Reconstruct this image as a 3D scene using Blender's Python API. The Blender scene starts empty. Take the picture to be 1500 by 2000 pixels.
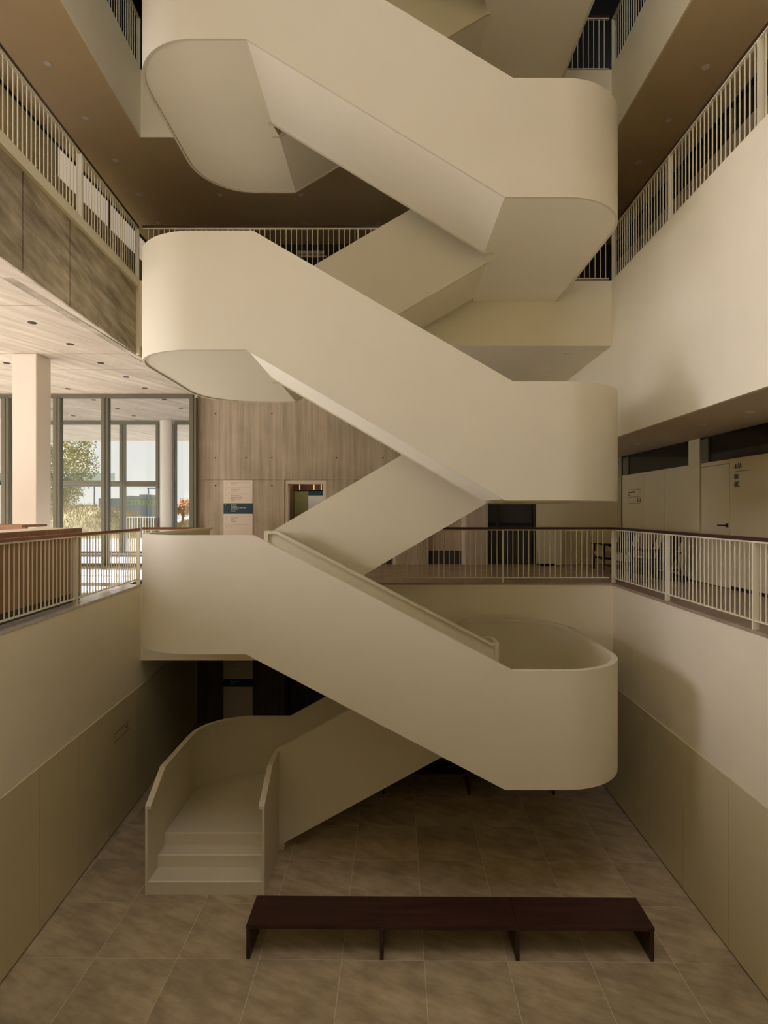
import bpy, bmesh, math, random
from mathutils import Vector
random.seed(7)
R = math.radians
SC = bpy.context.scene
COL = SC.collection
EYE = 5.4
F = 1139.0            # focal length in pixels of the 1500 x 2000 frame

# ------------------------------------------------------------------ camera
cam_d = bpy.data.cameras.new('camera')
cam = bpy.data.objects.new('camera', cam_d)
COL.objects.link(cam)
cam.location = (0, 0, EYE)
cam.rotation_euler = (R(90), 0, 0)
cam_d.sensor_fit = 'HORIZONTAL'
cam_d.sensor_width = 36.0
cam_d.lens = F / 1500 * 36.0
cam_d.shift_x = -12 / 1500
cam_d.shift_y = -1 / 1500
cam_d.clip_start = 0.05
cam_d.clip_end = 500
SC.camera = cam

# ------------------------------------------------------------------ world, lights, exposure
w = bpy.data.worlds.new('overcast_sky')
SC.world = w
w.use_nodes = True
wn = w.node_tree.nodes
wn['Background'].inputs[0].default_value = (1.0, 0.97, 0.96, 1)
wn['Background'].inputs[1].default_value = 0.9

def area(name, loc, rot, sx, sy, power, col):
    d = bpy.data.lights.new(name, 'AREA')
    d.shape = 'RECTANGLE'
    d.size, d.size_y = sx, sy
    d.energy = power
    d.color = col
    o = bpy.data.objects.new(name, d)
    COL.objects.link(o)
    o.location = loc
    o.rotation_euler = rot
    return o
# daylight of the first floor gallery windows and of the roof light, plus two unseen
# lamps added as fill from the bay and from above the front
DAY = (1.0, 0.945, 1.20)
area('upper_bay_fill_light', (-6.5, 4.0, 11.5), (R(90), 0, R(-90)), 1.8, 5.0, 10, DAY)  # added fill for the upper stair, no window is built here
area('gallery_window_light', (-6.3, 8.5, 11.3), (R(90), 0, R(-90)), 5.0, 2.2, 8, DAY)
area('front_fill_light', (0.0, -1.5, 18.9), (0, 0, 0), 7.0, 6.0, 430, DAY)  # added fill under the closed roof, for hall floor and stair fronts
area('roof_light', (-0.2, 6.0, 18.9), (0, 0, 0), 7.0, 8.0, 55, (0.72, 0.98, 1.15))
# added lamps out of view, beams narrowed and aimed to brighten the right wall
o = area('side_key_light', (-9.7, 4.0, 6.6), Vector((13.9, 3.8, -3.2)).to_track_quat('-Z', 'Y').to_euler(), 2.2, 3.0, 84, DAY)
o.data.spread = R(70)
o = area('right_wall_fill_light', (-6.3, 7.7, 11.1), Vector((10.5, 1.3, -2.6)).to_track_quat('-Z', 'Y').to_euler(), 3.2, 2.0, 22, DAY)
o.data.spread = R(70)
# low sun from the left: it comes in under the canopy and strikes the lobby floor
sd = bpy.data.lights.new('sun', 'SUN')
sd.energy = 42.0
sd.angle = R(1.5)
sd.color = (1.0, 0.96, 1.10)
sun = bpy.data.objects.new('sun', sd)
COL.objects.link(sun)
sun.location = (-30, 10, 20)
sun.rotation_euler = Vector((0.915, -0.10, -0.385)).to_track_quat('-Z', 'Y').to_euler()

SC.view_settings.view_transform = 'Standard'
SC.view_settings.look = 'None'
SC.view_settings.exposure = 0.0
SC.view_settings.gamma = 1.0
SC.view_settings.use_curve_mapping = False
SC.cycles.max_bounces = 12
SC.cycles.diffuse_bounces = 7
SC.cycles.transparent_max_bounces = 16

# ------------------------------------------------------------------ materials
def new_mat(name):
    m = bpy.data.materials.new(name)
    m.use_nodes = True
    nt = m.node_tree
    return m, nt, nt.nodes['Principled BSDF']

def plain(name, col, rough=0.6, noise=0.0, scale=3.0, metal=0.0, bump=0.0, spec=0.4):
    m, nt, b = new_mat(name)
    b.inputs['Roughness'].default_value = rough
    b.inputs['Metallic'].default_value = metal
    b.inputs['Specular IOR Level'].default_value = spec
    b.inputs['Base Color'].default_value = (*col, 1)
    if noise or bump:
        tc = nt.nodes.new('ShaderNodeTexCoord')
        n = nt.nodes.new('ShaderNodeTexNoise')
        n.inputs['Scale'].default_value = scale
        n.inputs['Detail'].default_value = 6
        nt.links.new(tc.outputs['Object'], n.inputs['Vector'])
        if noise:
            r = nt.nodes.new('ShaderNodeValToRGB')
            r.color_ramp.elements[0].position = 0.3
            r.color_ramp.elements[1].position = 0.7
            r.color_ramp.elements[0].color = (*[c * (1 - noise) for c in col], 1)
            r.color_ramp.elements[1].color = (*[min(1, c * (1 + noise)) for c in col], 1)
            nt.links.new(n.outputs['Fac'], r.inputs[0])
            nt.links.new(r.outputs[0], b.inputs['Base Color'])
        if bump:
            bp = nt.nodes.new('ShaderNodeBump')
            bp.inputs['Strength'].default_value = bump
            bp.inputs['Distance'].default_value = 0.01
            nt.links.new(n.outputs['Fac'], bp.inputs['Height'])
            nt.links.new(bp.outputs[0], b.inputs['Normal'])
    return m

def streaky(name, ca, cb, scale, rough=0.6, rot=(0, 0, 0), cc=None, bump=0.0, spec=0.4, blotch=0.0, rnd=0.0, coord='Object'):
    """grain: noise stretched by the per-axis scale, two colours, optional blotches."""
    m, nt, b = new_mat(name)
    L = nt.links.new
    b.inputs['Roughness'].default_value = rough
    b.inputs['Specular IOR Level'].default_value = spec
    tc = nt.nodes.new('ShaderNodeTexCoord')
    mp = nt.nodes.new('ShaderNodeMapping')
    mp.inputs['Scale'].default_value = scale
    mp0 = nt.nodes.new('ShaderNodeMapping')
    mp0.inputs['Rotation'].default_value = rot
    L(tc.outputs[coord], mp0.inputs['Vector'])
    src = tc.outputs[coord]
    if rnd:                                   # every tile takes its own piece of the pattern
        oi0 = nt.nodes.new('ShaderNodeObjectInfo')
        ad = nt.nodes.new('ShaderNodeVectorMath')
        ad.operation = 'ADD'
        ml = nt.nodes.new('ShaderNodeMath')
        ml.operation = 'MULTIPLY'
        ml.inputs[1].default_value = 57.0
        L(oi0.outputs['Random'], ml.inputs[0])
        L(tc.outputs[coord], ad.inputs[0])
        L(ml.outputs[0], ad.inputs[1])
        L(ad.outputs[0], mp0.inputs['Vector'])
        src = ad.outputs[0]
    L(mp0.outputs[0], mp.inputs['Vector'])
    n = nt.nodes.new('ShaderNodeTexNoise')
    n.inputs['Scale'].default_value = 1.0
    n.inputs['Detail'].default_value = 7
    n.inputs['Roughness'].default_value = 0.62
    L(mp.outputs[0], n.inputs['Vector'])
    r = nt.nodes.new('ShaderNodeValToRGB')
    r.color_ramp.elements[0].position = 0.32
    r.color_ramp.elements[1].position = 0.68
    r.color_ramp.elements[0].color = (*ca, 1)
    r.color_ramp.elements[1].color = (*cb, 1)
    L(n.outputs['Fac'], r.inputs[0])
    out = r.outputs[0]
    if blotch:
        n2 = nt.nodes.new('ShaderNodeTexNoise')
        n2.inputs['Scale'].default_value = 1.3
        n2.inputs['Detail'].default_value = 8
        n2.inputs['Roughness'].default_value = 0.65
        L(src, n2.inputs['Vector'])
        mr = nt.nodes.new('ShaderNodeMapRange')
        mr.inputs['From Min'].default_value = 0.3
        mr.inputs['From Max'].default_value = 0.7
        mr.inputs['To Min'].default_value = 1 - blotch
        mr.inputs['To Max'].default_value = 1 + blotch
        L(n2.outputs['Fac'], mr.inputs['Value'])
        mx = nt.nodes.new('ShaderNodeMix')
        mx.data_type = 'RGBA'
        mx.blend_type = 'MULTIPLY'
        mx.inputs['Factor'].default_value = 1
        L(out, mx.inputs['A'])
        L(mr.outputs[0], mx.inputs['B'])
        out = mx.outputs['Result']
    if rnd:
        oi = nt.nodes.new('ShaderNodeObjectInfo')
        mr = nt.nodes.new('ShaderNodeMapRange')
        mr.inputs['To Min'].default_value = 1 - rnd
        mr.inputs['To Max'].default_value = 1 + rnd
        L(oi.outputs['Random'], mr.inputs['Value'])
        mx = nt.nodes.new('ShaderNodeMix')
        mx.data_type = 'RGBA'
        mx.blend_type = 'MULTIPLY'
        mx.inputs['Factor'].default_value = 1
        L(out, mx.inputs['A'])
        L(mr.outputs[0], mx.inputs['B'])
        out = mx.outputs['Result']
    L(out, b.inputs['Base Color'])
    if bump:
        bp = nt.nodes.new('ShaderNodeBump')
        bp.inputs['Strength'].default_value = bump
        bp.inputs['Distance'].default_value = 0.01
        L(n.outputs['Fac'], bp.inputs['Height'])
        L(bp.outputs[0], b.inputs['Normal'])
    return m

def glass(name, tint, reflect=1.0):
    m = bpy.data.materials.new(name)
    m.use_nodes = True
    nt = m.node_tree
    nt.nodes.clear()
    o = nt.nodes.new('ShaderNodeOutputMaterial')
    t = nt.nodes.new('ShaderNodeBsdfTransparent')
    t.inputs[0].default_value = (*tint, 1)
    g = nt.nodes.new('ShaderNodeBsdfGlossy')
    g.inputs['Roughness'].default_value = 0.02
    f = nt.nodes.new('ShaderNodeFresnel')
    f.inputs[0].default_value = 1.5
    mu = nt.nodes.new('ShaderNodeMath')
    mu.operation = 'MULTIPLY'
    mu.inputs[1].default_value = reflect
    mx = nt.nodes.new('ShaderNodeMixShader')
    L = nt.links.new
    L(f.outputs[0], mu.inputs[0])
    L(mu.outputs[0], mx.inputs[0])
    L(t.outputs[0], mx.inputs[1])
    L(g.outputs[0], mx.inputs[2])
    L(mx.outputs[0], o.inputs[0])
    return m

def emit(name, col, s):
    m, nt, b = new_mat(name)
    b.inputs['Base Color'].default_value = (*col, 1)
    b.inputs['Emission Color'].default_value = (*col, 1)
    b.inputs['Emission Strength'].default_value = s
    return m

M = {}
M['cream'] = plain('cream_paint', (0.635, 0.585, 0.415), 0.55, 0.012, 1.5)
M['stair_lightened'] = plain('lightened_stair_paint', (0.83, 0.77, 0.58), 0.7, 0.01, 1.5)  # same stair paint lightened: bounced light put into flight and landing colour
M['wall'] = plain('wall_plaster', (0.81, 0.745, 0.54), 0.75, 0.015, 2.0)
M['panel'] = plain('wainscot_laminate', (0.62, 0.55, 0.32), 0.5, 0.02, 1.2)
M['door_panel'] = plain('olive_beige_laminate', (0.68, 0.60, 0.36), 0.5, 0.02, 1.2)
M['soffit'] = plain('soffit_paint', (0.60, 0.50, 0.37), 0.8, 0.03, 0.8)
M['slot'] = plain('warm_slot', (0.48, 0.31, 0.15), 0.8)
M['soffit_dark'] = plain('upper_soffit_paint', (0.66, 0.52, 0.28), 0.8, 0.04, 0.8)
M['rail'] = plain('cream_metal', (0.76, 0.72, 0.52), 0.4)
M['handrail'] = streaky('dark_wood_rail', (0.035, 0.015, 0.012), (0.07, 0.028, 0.02), (12, 2, 12), 0.35)
M['handrail_red'] = streaky('red_wood_rail', (0.17, 0.055, 0.03), (0.27, 0.095, 0.05), (12, 2, 12), 0.35)
M['black'] = plain('black_gap', (0.012, 0.011, 0.01), 0.7)
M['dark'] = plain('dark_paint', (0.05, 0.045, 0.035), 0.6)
M['dark_door'] = plain('dark_green_grey_door', (0.045, 0.045, 0.035), 0.5)
M['tile'] = streaky('stone_tile', (0.32, 0.25, 0.145), (0.50, 0.41, 0.245), (2.2, 7.0, 2.2), 0.42, rot=(0, 0, R(25)), blotch=0.22, rnd=0.08)
M['grout'] = plain('pale_grout', (0.66, 0.57, 0.42), 0.8)
M['gtile'] = streaky('ground_floor_tile', (0.30, 0.225, 0.155), (0.40, 0.31, 0.22), (2, 2, 2), 0.4, blotch=0.12, rnd=0.06)
M['lobby_floor'] = streaky('lobby_stone', (0.50, 0.47, 0.41), (0.62, 0.58, 0.51), (2, 2, 2), 0.22, blotch=0.08)
M['concrete'] = streaky('board_marked_concrete', (0.36, 0.295, 0.205), (0.56, 0.475, 0.36), (9, 9, 0.35), 0.75, blotch=0.12, bump=0.25)
M['concrete_shaded'] = streaky('shade_darkened_concrete', (0.09, 0.078, 0.055), (0.15, 0.13, 0.10), (9, 9, 0.35), 0.75, blotch=0.12, bump=0.2)  # core concrete darkened, basement shade put into its colour
M['concrete_side'] = streaky('dark_board_marked_concrete', (0.21, 0.172, 0.108), (0.54, 0.465, 0.335), (0.6, 0.9, 7), 0.75, rot=(R(8), 0, 0), blotch=0.32, bump=0.25)
M['concrete_ceiling'] = streaky('pale_board_marked_concrete', (0.42, 0.355, 0.255), (0.63, 0.55, 0.42), (7, 0.5, 7), 0.75, rot=(0, 0, R(21)), blotch=0.10, bump=0.2)
M['wood'] = streaky('reddish_oak', (0.235, 0.115, 0.05), (0.37, 0.20, 0.092), (14, 14, 0.7), 0.45, blotch=0.08)
M['bench'] = streaky('dark_walnut', (0.022, 0.009, 0.007), (0.060, 0.024, 0.016), (0.8, 16, 8), 0.38, bump=0.1)
M['frame'] = plain('olive_anodised_frame', (0.15, 0.135, 0.085), 0.45)
M['frame_dark'] = plain('dark_gasket', (0.03, 0.032, 0.028), 0.6)
M['column'] = plain('column_paint', (0.86, 0.79, 0.69), 0.6)
M['glass'] = glass('clear_glass', (0.975, 0.985, 0.975), 0.6)
M['glass_green'] = glass('greenish_glass', (0.70, 0.76, 0.70), 0.7)
M['glass_dark'] = plain('dark_glass', (0.018, 0.018, 0.014), 0.06, spec=0.5)
M['letter'] = plain('black_lettering', (0.006, 0.006, 0.007), 0.5)
M['letter_grey'] = plain('grey_lettering', (0.30, 0.27, 0.22), 0.6)
M['letter_white'] = plain('white_lettering', (0.8, 0.78, 0.72), 0.6)
M['sign'] = plain('sign_board', (0.78, 0.68, 0.56), 0.55)
M['teal'] = plain('teal_board', (0.012, 0.055, 0.075), 0.5)
M['downlight'] = plain('downlight_ring', (0.72, 0.66, 0.54), 0.4)
M['downlight_hole'] = plain('dark_downlight', (0.03, 0.022, 0.015), 0.5)
M['cushion_dark'] = plain('charcoal_cushion', (0.03, 0.028, 0.026), 0.9, 0.2, 20)
M['cushion_brown'] = plain('tan_cushion', (0.30, 0.20, 0.135), 0.9, 0.1, 20)
M['cushion_pale'] = plain('pale_cushion', (0.50, 0.39, 0.27), 0.9, 0.1, 20)
M['chair_wood'] = plain('dark_chair_wood', (0.025, 0.014, 0.010), 0.4)
M['bronze'] = streaky('bronze_panel', (0.07, 0.03, 0.012), (0.14, 0.06, 0.025), (10, 10, 0.6), 0.3)
M['olive'] = plain('olive_panel', (0.26, 0.25, 0.10), 0.5)
M['lamp_warm'] = emit('warm_lamp', (1.0, 0.46, 0.14), 0.9)
M['lit_glass'] = emit('day_lit_frosted_glass', (1.0, 0.86, 0.67), 0.36)  # glow put in for the daylight behind the glass
M['pavement'] = plain('pale_pavement', (0.22, 0.215, 0.20), 0.8, 0.05, 0.6)
M['leaf'] = plain('tree_leaf', (0.24, 0.225, 0.055), 0.7, 0.45, 0.9)
M['leaf_orange'] = plain('autumn_leaf', (0.40, 0.19, 0.04), 0.7, 0.3, 1.5)
M['bark'] = plain('bark', (0.18, 0.13, 0.09), 0.9)
M['grass'] = plain('dry_grass', (0.25, 0.205, 0.08), 0.9, 0.2, 0.7)
M['hedge'] = plain('hedge_green', (0.20, 0.25, 0.12), 0.9, 0.3, 2)
M['building'] = plain('far_facade', (0.14, 0.145, 0.145), 0.8)
M['building_dark'] = plain('far_window', (0.06, 0.07, 0.08), 0.4)
M['hoarding'] = plain('hoarding_grey', (0.09, 0.115, 0.115), 0.8)
M['green_text'] = plain('lime_lettering', (0.16, 0.24, 0.06), 0.6)
M['white_metal'] = plain('white_metal', (0.8, 0.8, 0.78), 0.5)

# ------------------------------------------------------------------ helpers
def mesh_obj(name, verts, faces, mat, parent=None, smooth=None):
    me = bpy.data.meshes.new(name)
    me.from_pydata([tuple(v) for v in verts], [], faces)
    bm = bmesh.new()
    bm.from_mesh(me)
    bmesh.ops.recalc_face_normals(bm, faces=bm.faces)
    bm.to_mesh(me)
    bm.free()
    if smooth:
        me.polygons.foreach_set('use_smooth', [True] * len(me.polygons))
        me.set_sharp_from_angle(angle=R(smooth))
    me.materials.append(M[mat] if isinstance(mat, str) else mat)
    o = bpy.data.objects.new(name, me)
    COL.objects.link(o)
    if parent is not None:
        o.parent = parent
        o.matrix_parent_inverse = world_inv(parent)
    return o

def world_inv(p):
    from mathutils import Matrix
    m = Matrix.LocRotScale(p.location, p.rotation_euler, p.scale)
    if p.parent is not None:
        m = p.parent_world @ m if False else (world_inv(p.parent).inverted() @ m)
    return m.inverted()

class MB:
    """collects boxes / prisms / tubes into one mesh"""
    def __init__(s):
        s.v, s.f = [], []
    def add(s, v, f):
        n = len(s.v)
        s.v += [tuple(p) for p in v]
        s.f += [tuple(i + n for i in q) for q in f]
        return s
    def box(s, x0, x1, y0, y1, z0, z1):
        return s.quad([(x0, y0), (x1, y0), (x1, y1), (x0, y1)], z0, z1)
    def quad(s, pts, z0, z1):
        n = len(pts)
        v = [(p[0], p[1], z0) for p in pts] + [(p[0], p[1], z1) for p in pts]
        f = [tuple(range(n - 1, -1, -1)), tuple(range(n, 2 * n))]
        f += [(i, (i + 1) % n, n + (i + 1) % n, n + i) for i in range(n)]
        return s.add(v, f)
    def cyl(s, c, r, z0, z1, n=16, r1=None):
        r1 = r if r1 is None else r1
        v = [(c[0] + r * math.cos(2 * math.pi * i / n), c[1] + r * math.sin(2 * math.pi * i / n), z0) for i in range(n)]
        v += [(c[0] + r1 * math.cos(2 * math.pi * i / n), c[1] + r1 * math.sin(2 * math.pi * i / n), z1) for i in range(n)]
        f = [tuple(range(n - 1, -1, -1)), tuple(range(n, 2 * n))]
        f += [(i, (i + 1) % n, n + (i + 1) % n, n + i) for i in range(n)]
        return s.add(v, f)
    def bar(s, a, b, wx, wz):
        """square bar from a to b"""
        a, b = Vector(a), Vector(b)
        d = (b - a).normalized()
        up = Vector((0, 0, 1)) if abs(d.z) < 0.9 else Vector((0, 1, 0))
        u = d.cross(up).normalized() * wx / 2
        t = u.cross(d).normalized() * wz / 2
        v = [a - u - t, a + u - t, a + u + t, a - u + t, b - u - t, b + u - t, b + u + t, b - u + t]
        return s.add(v, [(0, 1, 2, 3), (4, 5, 6, 7), (0, 1, 5, 4), (1, 2, 6, 5), (2, 3, 7, 6), (3, 0, 4, 7)])
    def build(s, name, mat, parent=None, smooth=None, bevel=0):
        o = mesh_obj(name, s.v, s.f, mat, parent, smooth)
        if bevel:
            bm = bmesh.new()
            bm.from_mesh(o.data)
            bmesh.ops.bevel(bm, geom=bm.edges[:], offset=bevel, segments=2, affect='EDGES', clamp_overlap=True)
            bm.to_mesh(o.data)
            bm.free()
        return o

def box(name, x0, x1, y0, y1, z0, z1, mat, parent=None, bevel=0):
    return MB().box(x0, x1, y0, y1, z0, z1).build(name, mat, parent, bevel=bevel)

def tag(o, label=None, cat=None, group=None, kind=None):
    if label: o['label'] = label
    if cat: o['category'] = cat
    if group: o['group'] = group
    if kind: o['kind'] = kind
    return o

def struct(o, label, cat):
    return tag(o, label, cat, None, 'structure')

def thing(name, loc, label, cat, group=None):
    o = bpy.data.objects.new(name, None)
    o.empty_display_size = 0.2
    COL.objects.link(o)
    o.location = loc
    return tag(o, label, cat, group)

def dup(root, loc, label=None, group=None):
    r = root.copy()
    COL.objects.link(r)
    r.location = loc
    if label: r['label'] = label
    if group: r['group'] = group
    for ch in list(root.children):
        c = ch.copy()
        COL.objects.link(c)
        c.parent = r
        c.matrix_parent_inverse = ch.matrix_parent_inverse.copy()
    return r

def text_mesh(name, body, size, loc, rot, mat, parent=None, sx=1.0, align='LEFT', bold=0.0):
    cu = bpy.data.curves.new(name, 'FONT')
    cu.body = body
    cu.size = size
    cu.align_x = align
    cu.extrude = 0.002
    cu.offset = bold
    cu.resolution_u = 3
    t = bpy.data.objects.new(name + '_curve', cu)
    COL.objects.link(t)
    dg = bpy.context.evaluated_depsgraph_get()
    me = bpy.data.meshes.new_from_object(t.evaluated_get(dg))
    bpy.data.objects.remove(t)
    bpy.data.curves.remove(cu)
    from mathutils import Matrix, Euler
    mat4 = Matrix.Translation(loc) @ Euler(rot).to_matrix().to_4x4() @ Matrix.Diagonal((sx, 1, 1, 1))
    me.transform(mat4)
    me.materials.clear()
    me.materials.append(M[mat])
    me.name = name
    o = bpy.data.objects.new(name, me)
    COL.objects.link(o)
    if parent is not None:
        o.parent = parent
        o.matrix_parent_inverse = world_inv(parent)
    return o

def xl(y): return -4.047 - 0.060 * y          # left side of the atrium (it opens up towards the back)
def xr(y): return 4.103 + 0.0088 * y          # right side
def P(px, py, d): return ((px - 762) * d / F, d, EYE - (py - 999) * d / F)

# ------------------------------------------------------------------ levels
ZG = 4.04            # ground floor
ZL1 = 9.78           # first floor
ZL2 = 13.78          # second floor
YB = 11.06           # back edge of the atrium
YC = 14.90           # face of the concrete lift core
ZRC = 6.80           # ceiling of the right gallery
ZLC = 8.37           # ceiling of the lobby on the left
ZBC = 8.54           # ceiling of the back gallery
ZC1 = 12.50          # ceiling of the first floor
Y0 = -6.0
YL = 5.2              # upper floors cut back here, out of view, so light enters from the left

# ================================================================== LARGE STRUCTURE
# ---- basement floor: grout bed and stone tiles
fl = struct(box('floor', -6.2, 6.2, Y0, 16.0, -0.3, -0.0025, 'grout'), 'basement hall floor of square brown stone tiles with pale joints', 'floor')
tile_me = None
ang = R(-0.6)
for i in range(-6, 6):
    for j in range(-3, 9):
        cx, cy = 0.41 + 0.995 * (i + 0.5), 7.017 + 1.0 * (j + 0.5)
        dx, dy = cx, cy - 7.0
        wx = dx * math.cos(ang) - dy * math.sin(ang)
        wy = 7.0 + dx * math.sin(ang) + dy * math.cos(ang)
        if not (xl(wy) - 0.7 < wx < xr(wy) + 0.7):
            continue
        if tile_me is None:
            t = MB().box(-0.4935, 0.4935, -0.496, 0.496, -0.03, 0.0).build('tile', 'tile', fl)
            tile_me = t.data
        else:
            t = bpy.data.objects.new('tile', tile_me)
            COL.objects.link(t)
            t.parent = fl
        t.location = (wx, wy, 0)
        t.rotation_euler = (0, 0, ang)

def slant(fx, y0, y1, off, th, z0, z1, mb=None):
    """prism whose inner face follows x = fx(y) + off, th thick towards +/-x"""
    mb = mb or MB()
    return mb.quad([(fx(y0) + off, y0), (fx(y1) + off, y1), (fx(y1) + off + th, y1), (fx(y0) + off + th, y0)], z0, z1)

# ---- basement side walls with wainscot panels
wl = struct(slant(xl, Y0, 15.2, -0.02, -0.3, 0.0, ZG - 0.06).build('wall_left', 'wall'), 'white plaster wall below the lobby railing, left side of the hall', 'wall')
wr = struct(slant(xr, Y0, 15.2, 0.02, 0.3, 0.0, ZG - 0.046).build('wall_right', 'wall'), 'white plaster wall below the right gallery railing', 'wall')
y = 7.48 - 1.05 * 6
while y < YC - 0.1:
    y1 = min(y + 1.05, YC)
    slant(xl, y + 0.004, y1 - 0.004, -0.018, 0.020, 0.025, 2.12).build('panel', 'panel', wl)
    y = y1
y = 7.18 - 1.12 * 6
while y < YC - 0.1:
    y1 = min(y + 1.12, YC)
    slant(xr, y + 0.004, y1 - 0.004, 0.018, -0.020, 0.025, 2.12).build('panel', 'panel', wr)
    y = y1

slant(xl, Y0, YC, -0.02, 0.002, 0.0, 2.115).build('panel_backing', 'dark', wl)
slant(xr, Y0, YC, 0.02, -0.002, 0.0, 2.115).build('panel_backing', 'dark', wr)
# ---- concrete lift core: one wall over two storeys with door openings
DOORS = [(-2.71, -1.64), (-0.92, 0.15), (0.90, 1.93)]
mb = MB()
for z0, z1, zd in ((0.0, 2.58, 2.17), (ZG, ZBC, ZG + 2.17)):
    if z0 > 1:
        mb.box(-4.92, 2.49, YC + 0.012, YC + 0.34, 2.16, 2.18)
        struct(mb.build('wall_back', 'concrete_shaded'), 'concrete wall at the back of the basement, darkened for shade', 'wall')
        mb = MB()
    xs = -4.93
    for a, b in DOORS:
        mb.box(xs, a, YC, YC + 0.35, z0, zd - 0.006)
        xs = b
    mb.box(xs, 2.50, YC, YC + 0.35, z0, zd - 0.006)
    mb.box(-4.93, 2.50, YC, YC + 0.35, zd + 0.006, z1)
mb.box(-4.92, 2.49, YC + 0.012, YC + 0.34, ZG + 2.165, ZG + 2.175)
core = struct(mb.build('wall_back', 'concrete'), 'board-marked concrete wall of the lift core behind the stairs', 'wall')
mb = MB()
for x in (-4.46, -3.68, -3.02, -1.37, -0.18, 1.0, 2.2):
    for z in (6.77,):
        mb.add([(x + 0.02 * math.cos(a), YC - 0.002, z + 0.02 * math.sin(a)) for a in [k * math.pi / 4 for k in range(8)]], [tuple(range(8))])
for x in (-4.46, -3.02):
    for z in (6.06, 7.9):
        mb.add([(x + 0.02 * math.cos(a), YC - 0.002, z + 0.02 * math.sin(a)) for a in [k * math.pi / 4 for k in range(8)]], [tuple(range(8))])
tag(mb.build('tie_holes', 'black', core), kind='stuff')

# ---- ground floor slab at the back (its deep white edge faces the hall) and its tiles
struct(box('trim_1', xl(YB) - 0.03, xr(YB) + 0.03, YB, YB + 0.25, 2.575, ZG - 0.02, 'wall'), 'deep cream slab edge under the back railing of the ground floor', 'slab edge')
gf = struct(box('floor', -5.0, 6.2, YB + 0.25, YC + 0.6, 2.575, ZG - 0.01, 'dark'), 'ground floor gallery floor behind the stairs', 'floor')  # slab coloured dark to deepen the shade in the basement below
gt = None
for i in range(-5, 5):
    for j in range(4):
        cx, cy = 0.41 + 0.995 * (i + 0.5), YB + 0.48 + j
        if gt is None:
            t = MB().box(-0.4955, 0.4955, -0.498, 0.498, -0.03, 0.0).build('tile', 'gtile', gf)
            gt = t.data
        else:
            t = bpy.data.objects.new('tile', gt)
            COL.objects.link(t)
            t.parent = gf
        t.location = (cx, cy, ZG)
# right gallery floor
rf = struct(slant(xr, Y0, YB + 0.25, 0.012, 2.2, ZG - 0.045, ZG).build('floor', 'gtile'), 'brown floor of the right ground floor gallery', 'floor')
# basement ceiling under the right gallery and the lobby is solid: closed by the walls
# lobby floor
lf = struct(MB().quad([(-15.2, Y0), (xl(Y0) - 0.012, Y0), (xl(YB) - 0.012, YB), (-4.99, YB), (-4.99, YC + 0.3), (-15.2, YC + 0.3)], ZG - 0.055, ZG - 0.02).build('floor', 'lobby_floor'), 'polished pale stone floor of the entrance lobby', 'floor')
# front gallery on which the viewpoint stands
struct(box('floor', -4.2, 4.1, Y0, 0.5, 2.6, ZG, 'gtile'), 'front gallery floor at the viewpoint', 'floor')

# ---- left: concrete edge beam of the first floor, built in cast panels
mb = slant(xl, YL, YB - 0.06, -0.11, -0.40, ZLC + 0.002, ZL1 - 0.14)
cb = struct(mb.build('wall_left', 'concrete_side'), 'stained board-marked concrete edge beam above the lobby', 'wall')
seams = [YL, 6.05, 7.25, 8.45, YB - 0.06]
for a, b in zip(seams[:-1], seams[1:]):
    slant(xl, a + 0.016, b - 0.016, -0.085, -0.035, ZLC, ZL1 - 0.142).build('concrete_panel', 'concrete_side', cb)
struct(slant(xl, YL, YB, -0.03, -0.42, ZL1 - 0.14, ZL1).build('trim_2', 'wall'), 'pale sill on top of the concrete edge beam', 'sill')
struct(MB().quad([(xl(YB) - 0.11, YB - 0.05), (xl(YB) - 0.03, YB - 0.05), (xl(YB) - 0.03, YB + 0.02), (xl(YB) - 0.11, YB + 0.02)], ZLC, ZL1 - 0.14).build('trim_3', 'wall'), 'narrow pale end strip of the concrete edge beam', 'trim')

# ---- lobby ceiling of cast concrete panels with a long slot beside the beam
XJ = -4.93
lc = struct(box('ceiling', -15.2, XJ, YL, 24.5, ZLC + 0.03, ZLC + 0.45, 'concrete_ceiling'), 'pale board-marked concrete ceiling of the lobby and the canopy', 'ceiling')
rows = [YL, 5.9, 8.40, 10.98, 12.20, 14.72, 16.9, 19.1, 21.6, 24.5]
for a, b in zip(rows[:-1], rows[1:]):
    for x0, x1 in ((-15.2, -9.9), (-9.9, XJ)):
        box('concrete_panel', x0 + 0.006, x1 - 0.006, a + 0.008, b - 0.008, ZLC, ZLC + 0.032, 'concrete_ceiling', lc)
mb = MB()
mb.quad([(XJ + 0.012, YL), (xl(YL) - 0.12, YL), (xl(7.4) - 0.12, 7.4), (XJ + 0.012, 7.4)], ZLC, ZLC + 0.3)
mb.quad([(XJ + 0.14, 7.4), (xl(7.4) - 0.12, 7.4), (xl(10.8) - 0.12, 10.8), (XJ + 0.14, 10.8)], ZLC, ZLC + 0.3)
mb.quad([(XJ + 0.012, 10.8), (-4.80, 10.8), (-4.80, YC), (XJ + 0.012, YC)], ZLC, ZLC + 0.3)
struct(mb.build('trim_4', 'concrete_ceiling'), 'pale soffit strip beside the concrete edge beam', 'soffit')
struct(box('trim_5', XJ + 0.012, XJ + 0.14, 7.4, 10.8, ZLC + 0.22, ZLC + 0.28, 'slot'), 'long recessed slot in the lobby ceiling', 'slot')

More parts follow.
